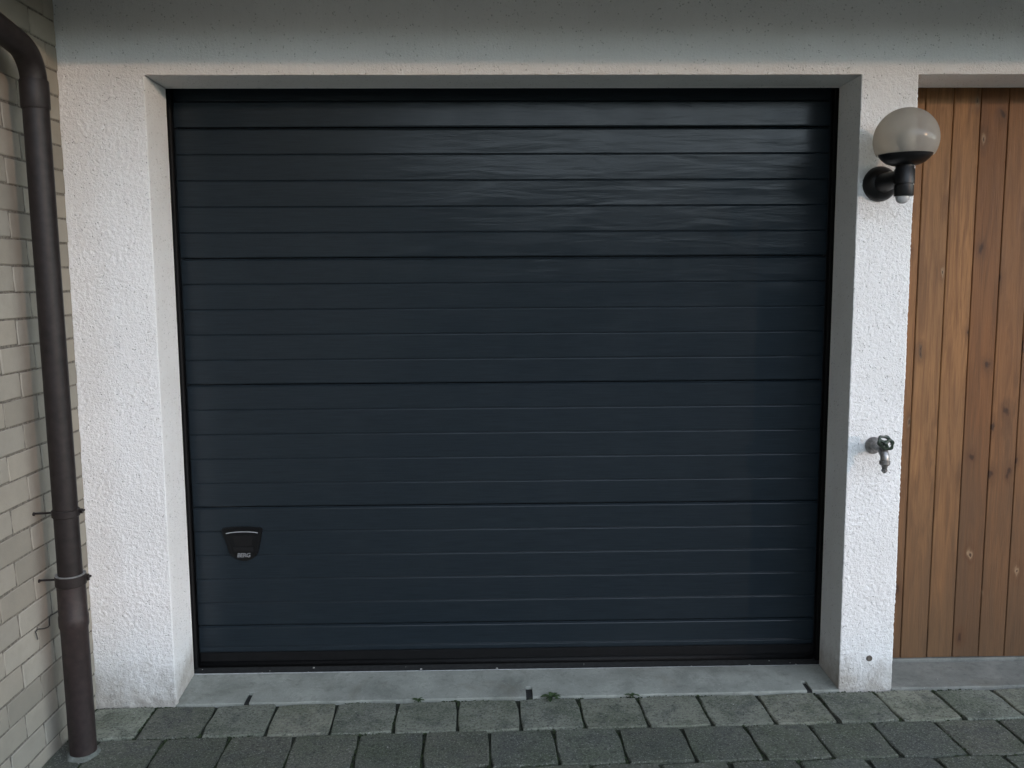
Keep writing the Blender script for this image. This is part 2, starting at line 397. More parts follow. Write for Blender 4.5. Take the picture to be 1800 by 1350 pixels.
for row in range(30):
    yc = -0.012 - PITY*(row+0.5)
    off = 0.160 if row % 2 == 0 else 0.276
    for col in range(-3, 27):
        x0 = off + PIT*col + JNT/2; x1 = x0 + PIT - JNT
        a, b = max(x0, XL+0.004), min(x1, 6.0)
        if b - a < 0.03: continue
        xc = (a+b)/2; z = ground(xc) + rndp.uniform(-0.0015, 0.0015)
        jx, jy = rndp.uniform(-.0016, .0016), rndp.uniform(-.002, .002)
        if row < 6 and xc < 4.3:
            if abs((b-a) - (PIT-JNT)) < 1e-4: me = variants[rndp.randrange(7)]
            else:
                b_ = bmesh.new(); paver_mesh(b_, b-a, PITY-JNT, rndp)
                me = bpy.data.meshes.new('paver'); b_.normal_update(); b_.to_mesh(me); b_.free(); me.materials.append(MPV)
            o = bpy.data.objects.new('paver', me); COL.objects.link(o); o.parent = pave
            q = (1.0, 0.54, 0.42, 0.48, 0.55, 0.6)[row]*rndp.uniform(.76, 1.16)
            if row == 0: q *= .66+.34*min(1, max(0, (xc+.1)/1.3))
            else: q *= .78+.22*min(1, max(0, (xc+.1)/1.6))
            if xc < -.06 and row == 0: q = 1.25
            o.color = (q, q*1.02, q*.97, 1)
            o.location = (xc+jx, yc+jy, z)
            o.rotation_euler = (rndp.uniform(-.006, .006), -0.007+rndp.uniform(-.006, .006), rndp.uniform(-.006, .006)); n_ind += 1
        else:
            paver_mesh(stuff, b-a, PITY-JNT, rndp, (xc, yc, z))
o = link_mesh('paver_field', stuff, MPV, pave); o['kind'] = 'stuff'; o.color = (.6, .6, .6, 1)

# ------------------------------------------------------------------ plaster wall with its two openings
def steps(a, b, s=0.0042):
    n = max(1, round(abs(b-a)/s)); return [a+(b-a)*i/n for i in range(n+1)]
XE = 3.45
bm = bmesh.new()
def patch(fu, us, vs_, flip=False):
    g = [[bm.verts.new(fu(u, w)) for w in vs_] for u in us]
    for i in range(len(us)-1):
        for j in range(len(vs_)-1):
            q = (g[i][j], g[i+1][j], g[i+1][j+1], g[i][j+1])
            bm.faces.new(q[::-1] if flip else q)
zs_p = steps(-0.06, H); zs_b = steps(H, 2.62, 0.008); ys_r = steps(0, TH)
xs_l = steps(XL-0.02, 0); xs_o = steps(0, WD); xs_r = steps(WD, XR); xs_e = steps(XR, XE)
patch(lambda u, w: (u, 0, w), xs_l, zs_p)
patch(lambda u, w: (u, 0, w), xs_r, zs_p)
for xs in (xs_l, xs_o, xs_r, xs_e): patch(lambda u, w: (u, 0, w), xs, zs_b)
patch(lambda u, w: (0, u, w), ys_r, zs_p)
patch(lambda u, w: (WD, u, w), ys_r, zs_p, True)
patch(lambda u, w: (XR, u, w), ys_r, zs_p)
patch(lambda u, w: (u, w, H), xs_o, ys_r, )
patch(lambda u, w: (u, w, H), xs_e, ys_r, )
bmesh.ops.remove_doubles(bm, verts=bm.verts, dist=1e-5)
bm.normal_update()
for v in bm.verts:
    p = v.co
    if p.y > TH-1e-4: continue
    rough = 1.0
    if p.y > 0.004 or p.z > H: rough = 0.55          # reveals and beam are rubbed smoother
    h = 0.0018*noise.noise(p*80) + 0.0019*noise.noise(p*150+Vector((5, 3, 1))) - 0.0030*max(0, noise.noise(p*95+Vector((9, 1, 4)))-.28) + 0.0030*noise.noise(p*6.0)*(1 if p.z < H else .6)
    h = h*rough*(0.85+0.55*noise.noise(p*4.5+Vector((2, 7, 5))))
    if p.x < 0.01 and p.z < 0.07 and p.y < 0.01:      # plaster bulges out at the foot beside the bricks
        h += 0.010*(1-max(p.z, 0)/0.07)*(0.6+0.6*noise.noise(p*30))
    v.co = p + v.normal*h
# rest of the building to the right and above: plain faces
def quad(*ps): bm.faces.new([bm.verts.new(p) for p in ps])
quad((XE, 0, H), (6.2, 0, H), (6.2, 0, 2.62), (XE, 0, 2.62))
quad((XE, 0, H), (XE, TH, H), (6.2, TH, H), (6.2, 0, H))
quad((5.3, 0.003, -.06), (6.2, 0.003, -.06), (6.2, 0.003, H), (5.3, 0.003, H))
quad((5.3, 0.003, -.06), (5.3, 0.003, H), (5.3, TH, H), (5.3, TH, -.06))
quad((XL-0.02, 0, 2.62), (6.2, 0, 2.62), (6.2, TH, 2.62), (XL-0.02, TH, 2.62))
quad((XL-0.02, TH+.001, H-.002), (XL-0.02, TH+.001, 2.62), (6.2, TH+.001, 2.62), (6.2, TH+.001, H-.002))
quad((XL-0.02, TH, -.06), (XL-0.02, TH, H), (0, TH, H), (0, TH, -.06))
quad((WD, TH, -.06), (WD, TH, H), (XR, TH, H), (XR, TH, -.06))
wall = link_mesh('plaster_wall', bm, MP, smooth=True)
tag(wall, 'white roughcast garage wall with two pillars and a beam framing the dark door', 'wall')
bm = bmesh.new()
lathe(bm, [(0.0, 0.0022), (0.007, 0.0022), (0.0095, 0.0032), (0.0115, 0.0012), (0.0125, -0.004)], (2.613, -0.001, 0.125), (0, -1, 0), 14)
link_mesh('drilled_hole', bm, MHOLE, wall, True)  # dark disc on the plaster, painted in place of the hole's shade

# ------------------------------------------------------------------ roof overhang and its gutter (above the frame, shading the wall)
ov = thing('roof_overhang', 'roof overhang with brown soffit above the beam of the plaster wall', 'roof overhang', (1.2, 0, SOF))
YE = -1.17
def lbox(name, mat, parent, x0, x1, y0, y1, z0, z1, bev=0.0):
    L = parent.location
    return boxo(name, mat, parent, x0-L.x, x1-L.x, y0-L.y, y1-L.y, z0-L.z, z1-L.z, bev=bev)
k = 0; y = -0.006
while y > YE+0.05:
    y1 = max(y-0.118, YE); lbox('soffit_board', MSOFF, ov, XL+.006, 6.2, y1, y, SOF, SOF+0.02, 0.002); y = y1-0.004
lbox('slab', MFASC, ov, XL+.006, 6.2, YE, 0.5, SOF+0.0225, SOF+0.22)
gut = thing('gutter', 'dark gutter along the edge of the roof overhang', 'gutter', (1.2, YE-0.07, SOF+0.02))
bm = bmesh.new()
prof = [(0.062*math.cos(a), 0.062*math.sin(a)) for a in [math.pi+math.pi*i/10 for i in range(11)]] + [(0.056*math.cos(a), 0.056*math.sin(a)) for a in [2*math.pi-math.pi*i/10 for i in range(11)]]
prism(bm, prof, (0, 1, 0), (0, 0, 1), (1, 0, 0), (XL+.006-1.2, 0, 0.06), 6.3)
link_mesh('trough', bm, MPIPE, gut)

# ------------------------------------------------------------------ unseen hedge added to block low sky (mirrored in the door, and it shades the foot of the walls)
added_hedge = thing('hedge', 'added tall dark green hedge opposite the garage, unseen, blocking low sky', 'hedge', (0, -18.5, 0))
rh = random.Random(31)
def htop(x): return 4.15 + 0.45*max(0, min(1, (15-x)/3)) + 0.22*noise.noise(Vector((x*.5, 0, 0))) + 0.16*noise.noise(Vector((x*1.9, 3, 0)))  # raised to dim the low sky, lower on the right where warm light passes
MHEDGE = simple('hedge_leaf_green', (0.040, 0.062, 0.026), 0.7, nscale=3, namp=0.4)
MTWIG = simple('hedge_inner_twigs', (0.030, 0.032, 0.020), 0.9, nscale=9, namp=0.4)
bm = bmesh.new(); N = 130
g = []
for i in range(N+1):
    x = -26+56*i/N; t_ = htop(x)-.15
    g.append([bm.verts.new(q) for q in ((x, .45, -.08), (x, .5, t_*.6), (x, .25, t_), (x, -.6, t_), (x, -.8, -.08))])
for a, b in zip(g, g[1:]):
    for k in range(4): bm.faces.new((a[k], a[k+1], b[k+1], b[k]))
bm.faces.new(g[0]); bm.faces.new(g[-1][::-1]); bmesh.ops.recalc_face_normals(bm, faces=bm.faces)
link_mesh('twigs', bm, MTWIG, added_hedge)
bm = bmesh.new()
for i in range(14000):
    x = rh.uniform(-26, 30); t_ = htop(x); z = rh.uniform(0, t_) if rh.random() < .75 else t_-.15+rh.random()*.22
    y = .5+rh.uniform(-.05, .16) if z < t_-.12 else rh.uniform(-.6, .5)
    a = Vector((rh.gauss(0, 1), rh.gauss(0, 1), rh.gauss(0, 1))).normalized(); b = a.orthogonal().normalized(); r = rh.uniform(.05, .11); p = Vector((x, y, z))
    bm.faces.new([bm.verts.new(q) for q in (p-a*r, p+b*r*.5, p+a*r, p-b*r*.5)])
o = link_mesh('foliage', bm, MHEDGE, added_hedge); o['kind'] = 'stuff'

# ------------------------------------------------------------------ unseen house added to block low sky
added_house = thing('house', 'added pale two storey house with grey roof behind the hedge, blocking low sky', 'house', (-15.0, -26, 0))
MHW = simple('pale_render', (0.34, 0.33, 0.31), 0.9, nscale=2, namp=0.12)
MHR = simple('grey_roof_tiles', (0.075, 0.072, 0.070), 0.8, nscale=4, namp=0.3)
MHG = simple('dark_window_glass', (0.02, 0.022, 0.025), 0.1)
boxo('wall', MHW, added_house, -13, 13, -8, 0, -.1, 5.2)
bm = bmesh.new(); prism(bm, [(-8.7, 5.0), (.7, 5.0), (.7, 5.2), (-4, 8.6), (-8.7, 5.2)], (0, 1, 0), (0, 0, 1), (1, 0, 0), (-13.6, 0, 0), 27.2)
link_mesh('roof', bm, MHR, added_house)
for zf in (0.9, 3.4):
    for i in range(6):
        xw = -10.4+4.1*i
        w_o = boxo('window', MHW, added_house, xw, xw+1.3, .002, .06, zf, zf+1.3)
        boxo('pane', MHG, w_o, xw+.08, xw+1.22, .061, .075, zf+.08, zf+1.22)

# ------------------------------------------------------------------ brick wall
BEND, BTOP = -8.5, 0.028+0.0832*57
bw = thing('brick_wall', 'cream brick side wall with dark thin joints, left of the plaster pillar', 'wall', (XL, 0, 0))
lbox('mortar_core', MMORT, bw, XL-0.24, XL-0.0026, BEND, 0.35, -0.07, BTOP)
rb = random.Random(11)
def brick_bm(bm, ly, lz, off=(0, 0, 0)):
    c = 0.0022; o = Vector(off)
    def ring(ins, x, jit):
        hy, hz = ly/2-ins, lz/2-ins; out = []
        for (ay, az, by, bz) in ((-1,-1,1,-1),(1,-1,1,1),(1,1,-1,1),(-1,1,-1,-1)):
            for k in range(2):
                t = k/2 if k else .03
                out.append(bm.verts.new(o+Vector((x+rb.uniform(-jit, jit)*.5, hy*(ay+(by-ay)*t)+rb.uniform(-jit, jit), hz*(az+(bz-az)*t)+rb.uniform(-jit, jit)))))
        return out
    r0 = ring(0, -0.06, 0); r1 = ring(0, -c, .0007); r3 = ring(c, 0, .0007)
    for a, b in ((r0, r1), (r1, r3)):
        n = len(a)
        for k in range(n): bm.faces.new((a[k], a[(k+1) % n], b[(k+1) % n], b[k]))
    bm.faces.new(r3)
CH, BL = 0.0832, 0.200
bvar = []
for k in range(6):
    b_ = bmesh.new(); brick_bm(b_, BL-0.0024, CH-0.0055)
    me = bpy.data.meshes.new('brick'); b_.normal_update(); b_.to_mesh(me); b_.free(); me.materials.append(MB); bvar.append(me)
far = bmesh.new(); nb = 0
for cidx in range(-1, 57):
    z0 = 0.028 + CH*cidx
    off = -0.475 if (cidx % 2 == 1) else -0.371
    for j in range(-42, 4):
        y0 = off + BL*j; y1 = y0 + BL
        a, b = max(y0+.0012, BEND), min(y1-.0012, 0.0)
        if b-a < 0.02: continue
        yc, zc = (a+b)/2, z0+CH/2
        if a > -1.12 and cidx < 31:
            if abs(b-a-(BL-.0024)) < 1e-4: me = bvar[rb.randrange(6)]
            else:
                b_ = bmesh.new(); brick_bm(b_, b-a, CH-.0055)
                me = bpy.data.meshes.new('brick'); b_.normal_update(); b_.to_mesh(me); b_.free(); me.materials.append(MB)
            o = bpy.data.objects.new('brick', me); COL.objects.link(o); o.parent = bw; nb += 1
            o.location = (rb.uniform(-.0012, .0012), yc+rb.uniform(-.0006, .0006), zc+rb.uniform(-.0008, .0008))
            o.rotation_euler = (rb.uniform(-.003, .003), 0, rb.uniform(-.006, .006))
        else: brick_bm(far, b-a, CH-.0055, (rb.uniform(-.0012, .0012), yc, zc))
link_mesh('brickwork', far, MB, bw)['kind'] = 'stuff'

# ------------------------------------------------------------------ downpipe in the corner
PX = -0.19
def py_(z): return -0.335 - 0.037*z/2.1
dp = thing('downpipe', 'dark brown rain downpipe running down the brick corner to the pavers', 'downpipe', (PX, -0.335, ground(PX)))
def loc(p): return Vector(p) - dp.location
bm = bmesh.new()
path = [loc((PX, py_(z), z)) for z in (0.57, 0.9, 1.3, 1.7, 2.05, 2.16)]
bend = []
c0 = Vector((PX, py_(2.16), 2.16)); Rb = 0.095; tilt = R(9)
for i in range(1, 11):
    a = (math.pi/2 - tilt)*i/10
    bend.append(loc((PX, c0.y - Rb*(1-math.cos(a)), c0.z + Rb*math.sin(a))))
last = bend[-1]; d = Vector((0, -math.cos(tilt), math.sin(tilt)))
run = [last + d*t for t in (0.1, 0.3, 0.62)]
up_ = []
e0 = run[-1]
for i in range(1, 9):
    a = (math.pi/2 - tilt)*i/8
    up_.append(e0 + d*(0.08*math.sin(a)) + Vector((0, math.sin(tilt), math.cos(tilt)))*(0.08*(1-math.cos(a))))
up_.append(up_[-1]+Vector((0, 0, 0.14)))
tube(bm, path+bend+run+up_, 0.0378, 28)
autosmooth(link_mesh('pipe', bm, MPIPE, dp))
bm = bmesh.new(); zc = c0.z-0.03
tube(bm, [loc((PX, py_(z), z)) for z in (zc-.05, zc-.045, zc+.03, zc+.035)], [.040, .0418, .0418, .040], 28)
autosmooth(link_mesh('elbow_socket', bm, MPIPE, dp))
bm = bmesh.new()
zz = [ground(PX)-0.02, 0.425, 0.437, 0.468, 0.474, 0.574, 0.578]
rr_ = [.0425, .0425, .0462, .0462, .0440, .0440, .040]
tube(bm, [loc((PX, py_(z), z)) for z in zz], rr_, 28)
autosmooth(link_mesh('ground_sleeve', bm, MSLV, dp))
side = Vector((.9, .45, 0))
def bracket(z, r, h, mat):
    bm = bmesh.new()
    tube(bm, [loc((PX, py_(w), w)) for w in (z-h/2, z-h/2+.002, z+h/2-.002, z+h/2)], [r-.002, r, r, r-.002], 28)
    b = autosmooth(link_mesh('bracket', bm, mat, dp))
    bm = bmesh.new(); p = Vector((PX, py_(z), z))+side*(r+.002)
    tube(bm, [loc(p-Vector((0, 0, h*.3))), loc(p+Vector((0, 0, h*.3)))], 0.0065, 10)
    tube(bm, [loc(p-Vector((-.004, -.012, 0))), loc(p+Vector((.004, -.010, 0)))], 0.0042, 8)
    link_mesh('clamp_screw', bm, mat, b)
    bm = bmesh.new(); a = Vector((PX, py_(z), z))
    tube(bm, [loc(a+Vector((-r+.004, .0, 0))), loc((XL-.03, a.y, z-.004))], 0.0036, 8)
    lathe(bm, [(0.0, 0.003), (0.006, 0.002), (0.0065, -0.002)], loc((XL+.001, a.y, z-.004)), (1, 0, 0), 12)
    link_mesh('wall_pin', bm, mat, b)
bracket(0.815, 0.0425, 0.024, MPIPE)
bracket(0.590, 0.0475, 0.034, MPIPE)
bm = bmesh.new()
tube(bm, [loc((PX, py_(z), z)) for z in (0.6075, 0.6095)], 0.0468, 28)
autosmooth(link_mesh('pale_seal', bm, MSEAL, dp)); 
bm = bmesh.new(); rc = random.Random(4); seg = 40
gz = 0.0
r_in = [bm.verts.new((.040*math.cos(2*math.pi*k/seg), .040*math.sin(2*math.pi*k/seg), .011)) for k in range(seg)]
r_mid = [bm.verts.new(((.046+.004*rc.random())*math.cos(2*math.pi*k/seg), (.046+.004*rc.random())*math.sin(2*math.pi*k/seg), .009+.002*rc.random())) for k in range(seg)]
r_out = []
for k in range(seg):
    a = 2*math.pi*k/seg; rr = .050+.012*noise.noise(Vector((math.cos(a)*1.7, math.sin(a)*1.7, 3)))+.004*rc.random()
    r_out.append(bm.verts.new((rr*math.cos(a), rr*math.sin(a), 0.0)))
for A, B in ((r_in, r_mid), (r_mid, r_out)):
    for k in range(seg): bm.faces.new((A[k], B[k], B[(k+1) % seg], A[(k+1) % seg]))
link_mesh('mortar_collar', bm, MCAULK, dp, True)

# wire left hanging on the bricks
wp = [(-.215, -.262, .447), (XL+.018, -.277, .455), (XL+.008, -.30, .452), (XL+.006, -.306, .449), (XL+.006, -.309, .434), (XL+.007, -.311, .421), (XL+.006, -.322, .419), (XL+.007, -.345, .424), (XL+.006, -.386, .438), (XL+.006, -.397, .434), (XL+.010, -.399, .422), (XL+.012, -.398, .409)]
w0 = Vector(wp[2]); bm = bmesh.new(); tube(bm, [Vector(p)-w0 for p in wp], 0.0021, 7)
o = autosmooth(link_mesh('bent_wire', bm, MWIRE), 60); o.location = w0
tag(o, 'thin dark wire bent against the cream bricks beside the downpipe', 'wire')

# ------------------------------------------------------------------ garage door
gd = thing('garage_door', 'dark anthracite sectional garage door with horizontal ribs between white pillars', 'garage door', (1.25, YD, 0))
joints = [0.066, 0.179, 0.668, 1.157, 1.646, 2.135, 2.45]
RIB = 0.0978
def panel(z0, z1, ribs):
    """profile in (depth, z): ribs separated by shallow V grooves, sections by a rounded step"""
    pr = [(0.040, z0+.0015), (0.008, z0+.0015), (0.0022, z0+.0030), (0.0, z0+.0075)]
    for zr in ribs:
        pr += [(0.0, zr-.0058), (0.0006, zr-.0040), (0.0036, zr-.0014), (0.0044, zr+.0002), (0.0012, zr+.0014), (0.0, zr+.0026)]
    pr += [(0.0, z1-.0105), (0.0016, z1-.0075), (0.0060, z1-.0050), (0.0095, z1-.0015), (0.040, z1-.0015)]
    bm = bmesh.new(); N = 50
    cols = []
    for i in range(N+1):
        x = -1.247 + 2.494*i/N
        cols.append([bm.verts.new((x, d, z)) for d, z in pr])
    for i in range(N):
        for k in range(len(pr)-1): bm.faces.new((cols[i][k], cols[i+1][k], cols[i+1][k+1], cols[i][k+1]))
    bm.faces.new(cols[0][::-1]); bm.faces.new(cols[-1])
    bmesh.ops.recalc_face_normals(bm, faces=bm.faces)
    return link_mesh('panel', bm, MD, gd)
panels = []
for i, (a, b) in enumerate(zip(joints, joints[1:])):
    if i == 0: rib = [0.092]
    elif i == 5: rib = [2.135+RIB, 2.135+2*RIB]
    else: rib = [a + RIB*k for k in range(1, 5)]
    panels.append(panel(a, b, rib))
lbox('backing', MFRM, gd, -0.02, 2.52, YD+.0405, YD+.06, 0.0, 2.455)
lbox('bottom_seal', MRUB, gd, 0.0, 2.5, YD+.006, YD+.0395, 0.006, 0.0655, .004)
bm = bmesh.new()
tube(bm, [(-1.248, 0.004, 0.017), (1.248, 0.004, 0.017)], 0.012, 10); link_mesh('bottom_seal', bm, MRUB, gd, True)
for s in (0, 1):
    x = (lambda q: q) if s == 0 else (lambda q: 2.5-q)
    a, b = sorted((x(-0.0995), x(-0.030))); lbox('side_frame', MFRM, gd, a, b, TH+.003, YD+.09, -.02, 2.45)
    a, b = sorted((x(-0.0298), x(-0.001))); lbox('guide_rail', MFRM, gd, a, b, YD+.022, YD+.088, -.02, 2.45, .003)
    a, b = sorted((x(-0.0292), x(-0.008))); lbox('side_seal', MRUB, gd, a, b, YD-.012, YD+.012, .0, 2.44, .004)
lbox('top_frame', MFRM, gd, -0.1, 2.6, TH+.003, YD+.09, 2.46, 2.6)
lbox('top_seal', MRUB, gd, -0.001, 2.501, YD-.012, YD-.001, 2.335, 2.38, .003)
# recessed handle
hx, hz = 0.1935, 0.520
K = 0.1315e-3*1.10
outl = [(135,300),(150,255),(210,225),(480,197),(750,190),(1150,212),(1230,235),(1262,275),(1240,400),(1180,700),(1125,900),(1080,1000),(960,1100),(850,1150),(760,1165),(660,1150),(540,1110),(430,1030),(345,975),(300,830),(240,600),(170,420)]
def hp(p): return ((p[0]-705)*K, -(p[1]-675)*K)
pocket = [(415,440),(700,425),(1010,440),(985,600),(945,752),(540,752),(470,600)]
hd = bpy.data.objects.new('handle', None)
bm = bmesh.new()
prism(bm, [hp(p) for p in outl], (1, 0, 0), (0, 0, 1), (0, -1, 0), (0, 0, 0), 0.007, 0.0025)
# sink a pocket in the front face
front = max((f for f in bm.faces if len(f.verts) >= 20), key=lambda f: -f.calc_center_median().y)
res = bmesh.ops.inset_region(bm, faces=[front], thickness=0.0095, depth=-0.0012)
h_o = link_mesh('handle', bm, MHND, gd); h_o.location = (hx-1.25, -0.001, hz)
bm = bmesh.new(); prism(bm, [hp(p) for p in pocket], (1, 0, 0), (0, 0, 1), (0, -1, 0), (0, -0.0045, 0), 0.0018, 0.0008); link_mesh('grip_pocket', bm, MRUB, h_o)
bm = bmesh.new(); prism(bm, [hp(p) for p in [(440,770),(560,765),(995,768),(1000,885),(470,885)]], (1, 0, 0), (0, 0, 1), (0, -1, 0), (0, -0.0045, 0), 0.0035, 0.0012)
link_mesh('grip_lip', bm, MBLK, h_o)
bm = bmesh.new()
arc = [(262,362),(400,338),(560,322),(705,318),(860,320),(1010,332),(1132,350)]
prism(bm, [hp(p) for p in arc] + [hp((p[0], p[1]+19)) for p in arc[::-1]], (1, 0, 0), (0, 0, 1), (0, -1, 0), (0, -0.0045, 0), 0.0030)
link_mesh('silver_strip', bm, MCHR, h_o)
fc = bpy.data.curves.new('lettering', 'FONT'); fc.body = 'BERG'; fc.size = 0.0235; fc.align_x = 'CENTER'; fc.align_y = 'CENTER'; fc.extrude = 0.0006; fc.shear = 0.12; fc.space_character = 0.88; fc.offset = 0.0004
tmp = bpy.data.objects.new('lettering', fc); COL.objects.link(tmp)
bpy.context.view_layer.update()
me = bpy.data.meshes.new_from_object(tmp.evaluated_get(bpy.context.evaluated_depsgraph_get()))
bpy.data.objects.remove(tmp); me.materials.clear(); me.materials.append(MLET)
to = bpy.data.objects.new('lettering', me); COL.objects.link(to); to.parent = h_o
to.rotation_euler = (R(90), 0, 0); tp = hp((728, 995)); to.location = (tp[0], -0.0068, tp[1])
w_ = max(v.co.x for v in me.vertices)-min(v.co.x for v in me.vertices); to.scale = (0.0520/w_, 1, 1)

# ------------------------------------------------------------------ threshold with drain slots
th = thing('threshold_slab', 'grey concrete threshold slab with three small drain slots under the garage door', 'threshold', (1.25, 0, 0))
def ztop(x, y): return ground(x)+0.004 + (0.010-ground(x))*min(max(y/0.2, 0), 1)*0.85
slots = [(0.262, .010, .0), (1.324, .013, .0), (2.388, .010, .0)]    # x, half width, skew
bm = bmesh.new()
cuts = [(0.0, None)]
for sx, hw, sk in slots: cuts += [(sx-hw, 'slot'), (sx+hw, None)]
cuts.append((2.5, None))
for (xa, kind), (xb, _) in zip(cuts, cuts[1:]):
    n = 1 if kind else max(1, int((xb-xa)/0.04)); rows = []
    for q in range(n+1):
        x = xa+(xb-xa)*q/n
        yf = .066 if kind else -.006 + (0.004*noise.noise(Vector((x*9, 1, 2))) if 0 < q < n else 0)
        rows.append([bm.verts.new((x-1.25, y, z)) for y, z in ((yf, -.07), (yf, ztop(x, yf)-.003), (yf+.003, ztop(x, yf)), (.10, ztop(x, .10)), (.197, ztop(x, .197)), (.197, -.07))])
    for a, b in zip(rows, rows[1:]):
        for k in range(5): bm.faces.new((a[k], b[k], b[k+1], a[k+1]))
    bm.faces.new(rows[0][::-1]); bm.faces.new(rows[-1])
bmesh.ops.recalc_face_normals(bm, faces=bm.faces)
link_mesh('slab', bm, MTHR, th)
for sx, hw, sk in slots:
    zt_ = ztop(sx, .03)
    boxo('drain_slot', MDARK, th, sx-1.25-hw+.0008, sx-1.25+hw-.0008, -.0045, .0645, -.06, zt_-.0075)  # near-black block fills each slot to just below the rim
bm = bmesh.new(); box(bm, -1.25, 1.25, .1975, .2005, -.03, .0125); link_mesh('metal_edge', bm, MGALV, th)
boxo('floor_strip', MDARK, th, -1.28, 1.28, .201, .40, -.04, .004)
bm = bmesh.new(); rg = random.Random(5)
for i in range(20):
    x = rg.uniform(-1.24, 1.24); y = rg.uniform(.206, .262); r = rg.choice([.0018, .0025, .0035, .006])
    lathe(bm, [(r*rg.uniform(.7, 1), 0), (r*.7, r*.5), (0, r*.6)], (x, y, .004), (0, 0, 1), 6)
o = link_mesh('dust_flecks', bm, MGRIT, th); o['kind'] = 'stuff'

# concrete sill of the planked bay
sl = thing('sill_slab', 'worn dark concrete sill below the brown wooden planks', 'sill', (3.5, 0, 0))
bm = bmesh.new(); N = 50
def zs_(x, y): return ground(min(x, 3.3))+.005 + (0.0-ground(min(x, 3.3)))*y/.22 + .0015*noise.noise(Vector((x*6, y*9, 0)))
g = []
for i in range(N+1):
    x = XR+.001+(5.3-XR)*i/N; yf = -.004+.003*noise.noise(Vector((x*8, 4, 0)))
    g.append([bm.verts.new((x-3.5, q[0], q[1])) for q in ((yf, -.07), (yf, zs_(x, 0)-.003), (yf+.004, zs_(x, 0)), (.06, zs_(x, .06)), (.13, zs_(x, .13)), (.222, zs_(x, .2)), (.222, -.07))])
for a, b in zip(g, g[1:]):
    for k in range(6): bm.faces.new((a[k], b[k], b[k+1], a[k+1]))
bm.faces.new(g[0][::-1]); bm.faces.new(g[-1]); bmesh.ops.recalc_face_normals(bm, faces=bm.faces)
link_mesh('slab', bm, MSILL, sl)

# ------------------------------------------------------------------ wooden plank bay
wd = thing('plank_door', 'brown stained wooden door of vertical tongue and groove planks right of the pillar', 'wooden door', (3.5, YP, 0))
xj = [2.634, 2.741, 2.848, 2.956, 3.061, 3.169, 3.276]
while xj[-1] < 5.36: xj.append(xj[-1]+0.107)
rw = random.Random(8)
for a, b in zip(xj, xj[1:]):
    bm = bmesh.new(); g_ = 0.0011; c = 0.0030; zb, zt = 0.018+rw.uniform(-.001, .001), 2.44
    pr = [(a+g_, .022), (a+g_, c), (a+g_+c*.9, 0.0), (b-g_-c*.9, 0.0), (b-g_, c), (b-g_, .022)]
    xm, zm = (a+b)/2, (zb+zt)/2
    lo = [bm.verts.new((x-xm, y, zb-zm)) for x, y in pr]; hi = [bm.verts.new((x-xm, y, zt-zm)) for x, y in pr]
    for k in range(6): bm.faces.new((lo[k], lo[(k+1) % 6], hi[(k+1) % 6], hi[k]))
    bm.faces.new(lo[::-1]); bm.faces.new(hi); bmesh.ops.recalc_face_normals(bm, faces=bm.faces)
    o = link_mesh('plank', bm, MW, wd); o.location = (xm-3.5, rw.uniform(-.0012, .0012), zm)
lbox('backing_board', MDARK, wd, 2.61, 5.4, YP+.0235, YP+.05, -.02, 2.5)
lbox('bottom_rail', MSILL, wd, 2.61, 5.4, YP-.008, YP+.022, -.02, .0145, .002)
lbox('top_rail', MDARK, wd, 2.62, 5.4, TH+.004, YP-.004, 2.276, 2.5)

# ------------------------------------------------------------------ wall lamp
lm = thing('wall_lamp', 'black outdoor wall lamp with smoked globe on the right white pillar', 'lamp', (2.578, 0, 1.888))
LX, LY = 2.592-2.578, -0.160
bm = bmesh.new(); lathe(bm, [(.060, 0.004), (.062, -.004), (.060, -.012), (.052, -.024), (.040, -.033), (.030, -.037), (0, -.038)], (0, 0, 0), (0, 1, 0), 40)
autosmooth(link_mesh('wall_mount', bm, MBLK, lm), 50)
bm = bmesh.new(); tube(bm, [(0, -.03, 0), (.004, -.08, .004), (LX-.002, LY+.015, .004)], [.034, .030, .028], 24); autosmooth(link_mesh('arm', bm, MBLK, lm))
bm = bmesh.new()
lathe(bm, [(0, -.058), (.030, -.058), (.0315, -.055), (.0315, -.022), (.029, -.021), (.029, -.018), (.0330, -.017), (.0330, .030), (.0300, .034), (.0300, .046), (.036, .047)], (LX, LY, 0), (0, 0, 1), 36)
autosmooth(link_mesh('neck', bm, MBLK, lm), 40)
bm = bmesh.new()
lathe(bm, [(.030, .044), (.046, .046), (.062, .053), (.076, .065), (.0845, .076), (.0855, .081), (.081, .081), (.065, .063), (.03, .054), (0, .053)], (LX, LY, 0), (0, 0, 1), 48)
autosmooth(link_mesh('globe_holder', bm, MBLK, lm), 40)
GZ, GR = 0.129, 0.1045
bm = bmesh.new()
po = []
a0 = math.acos(-(GZ-.078)/GR)
for i in range(25):
    a = a0*(1-i/24); po.append((GR*math.sin(a) if i < 24 else 0, GZ+GR*math.cos(a)))
lathe(bm, po, (LX, LY, 0), (0, 0, 1), 56)
link_mesh('globe', bm, MG, lm, True)
bm = bmesh.new()
lathe(bm, [(.013, .06), (.0135, .088), (.018, .094), (.026, .110), (.030, .127), (.028, .142), (.020, .154), (.010, .160), (0, .1615)], (LX, LY, 0), (0, 0, 1), 28)
link_mesh('bulb', bm, MBULB, lm, True)
bm = bmesh.new(); lathe(bm, [(.021, -.056), (.0225, -.060), (.021, -.070), (.016, -.078), (.008, -.0825), (0, -.0835)], (LX-.004, LY, 0), (0, 0, 1), 28)
link_mesh('sensor_lens', bm, MSENS, lm, True)

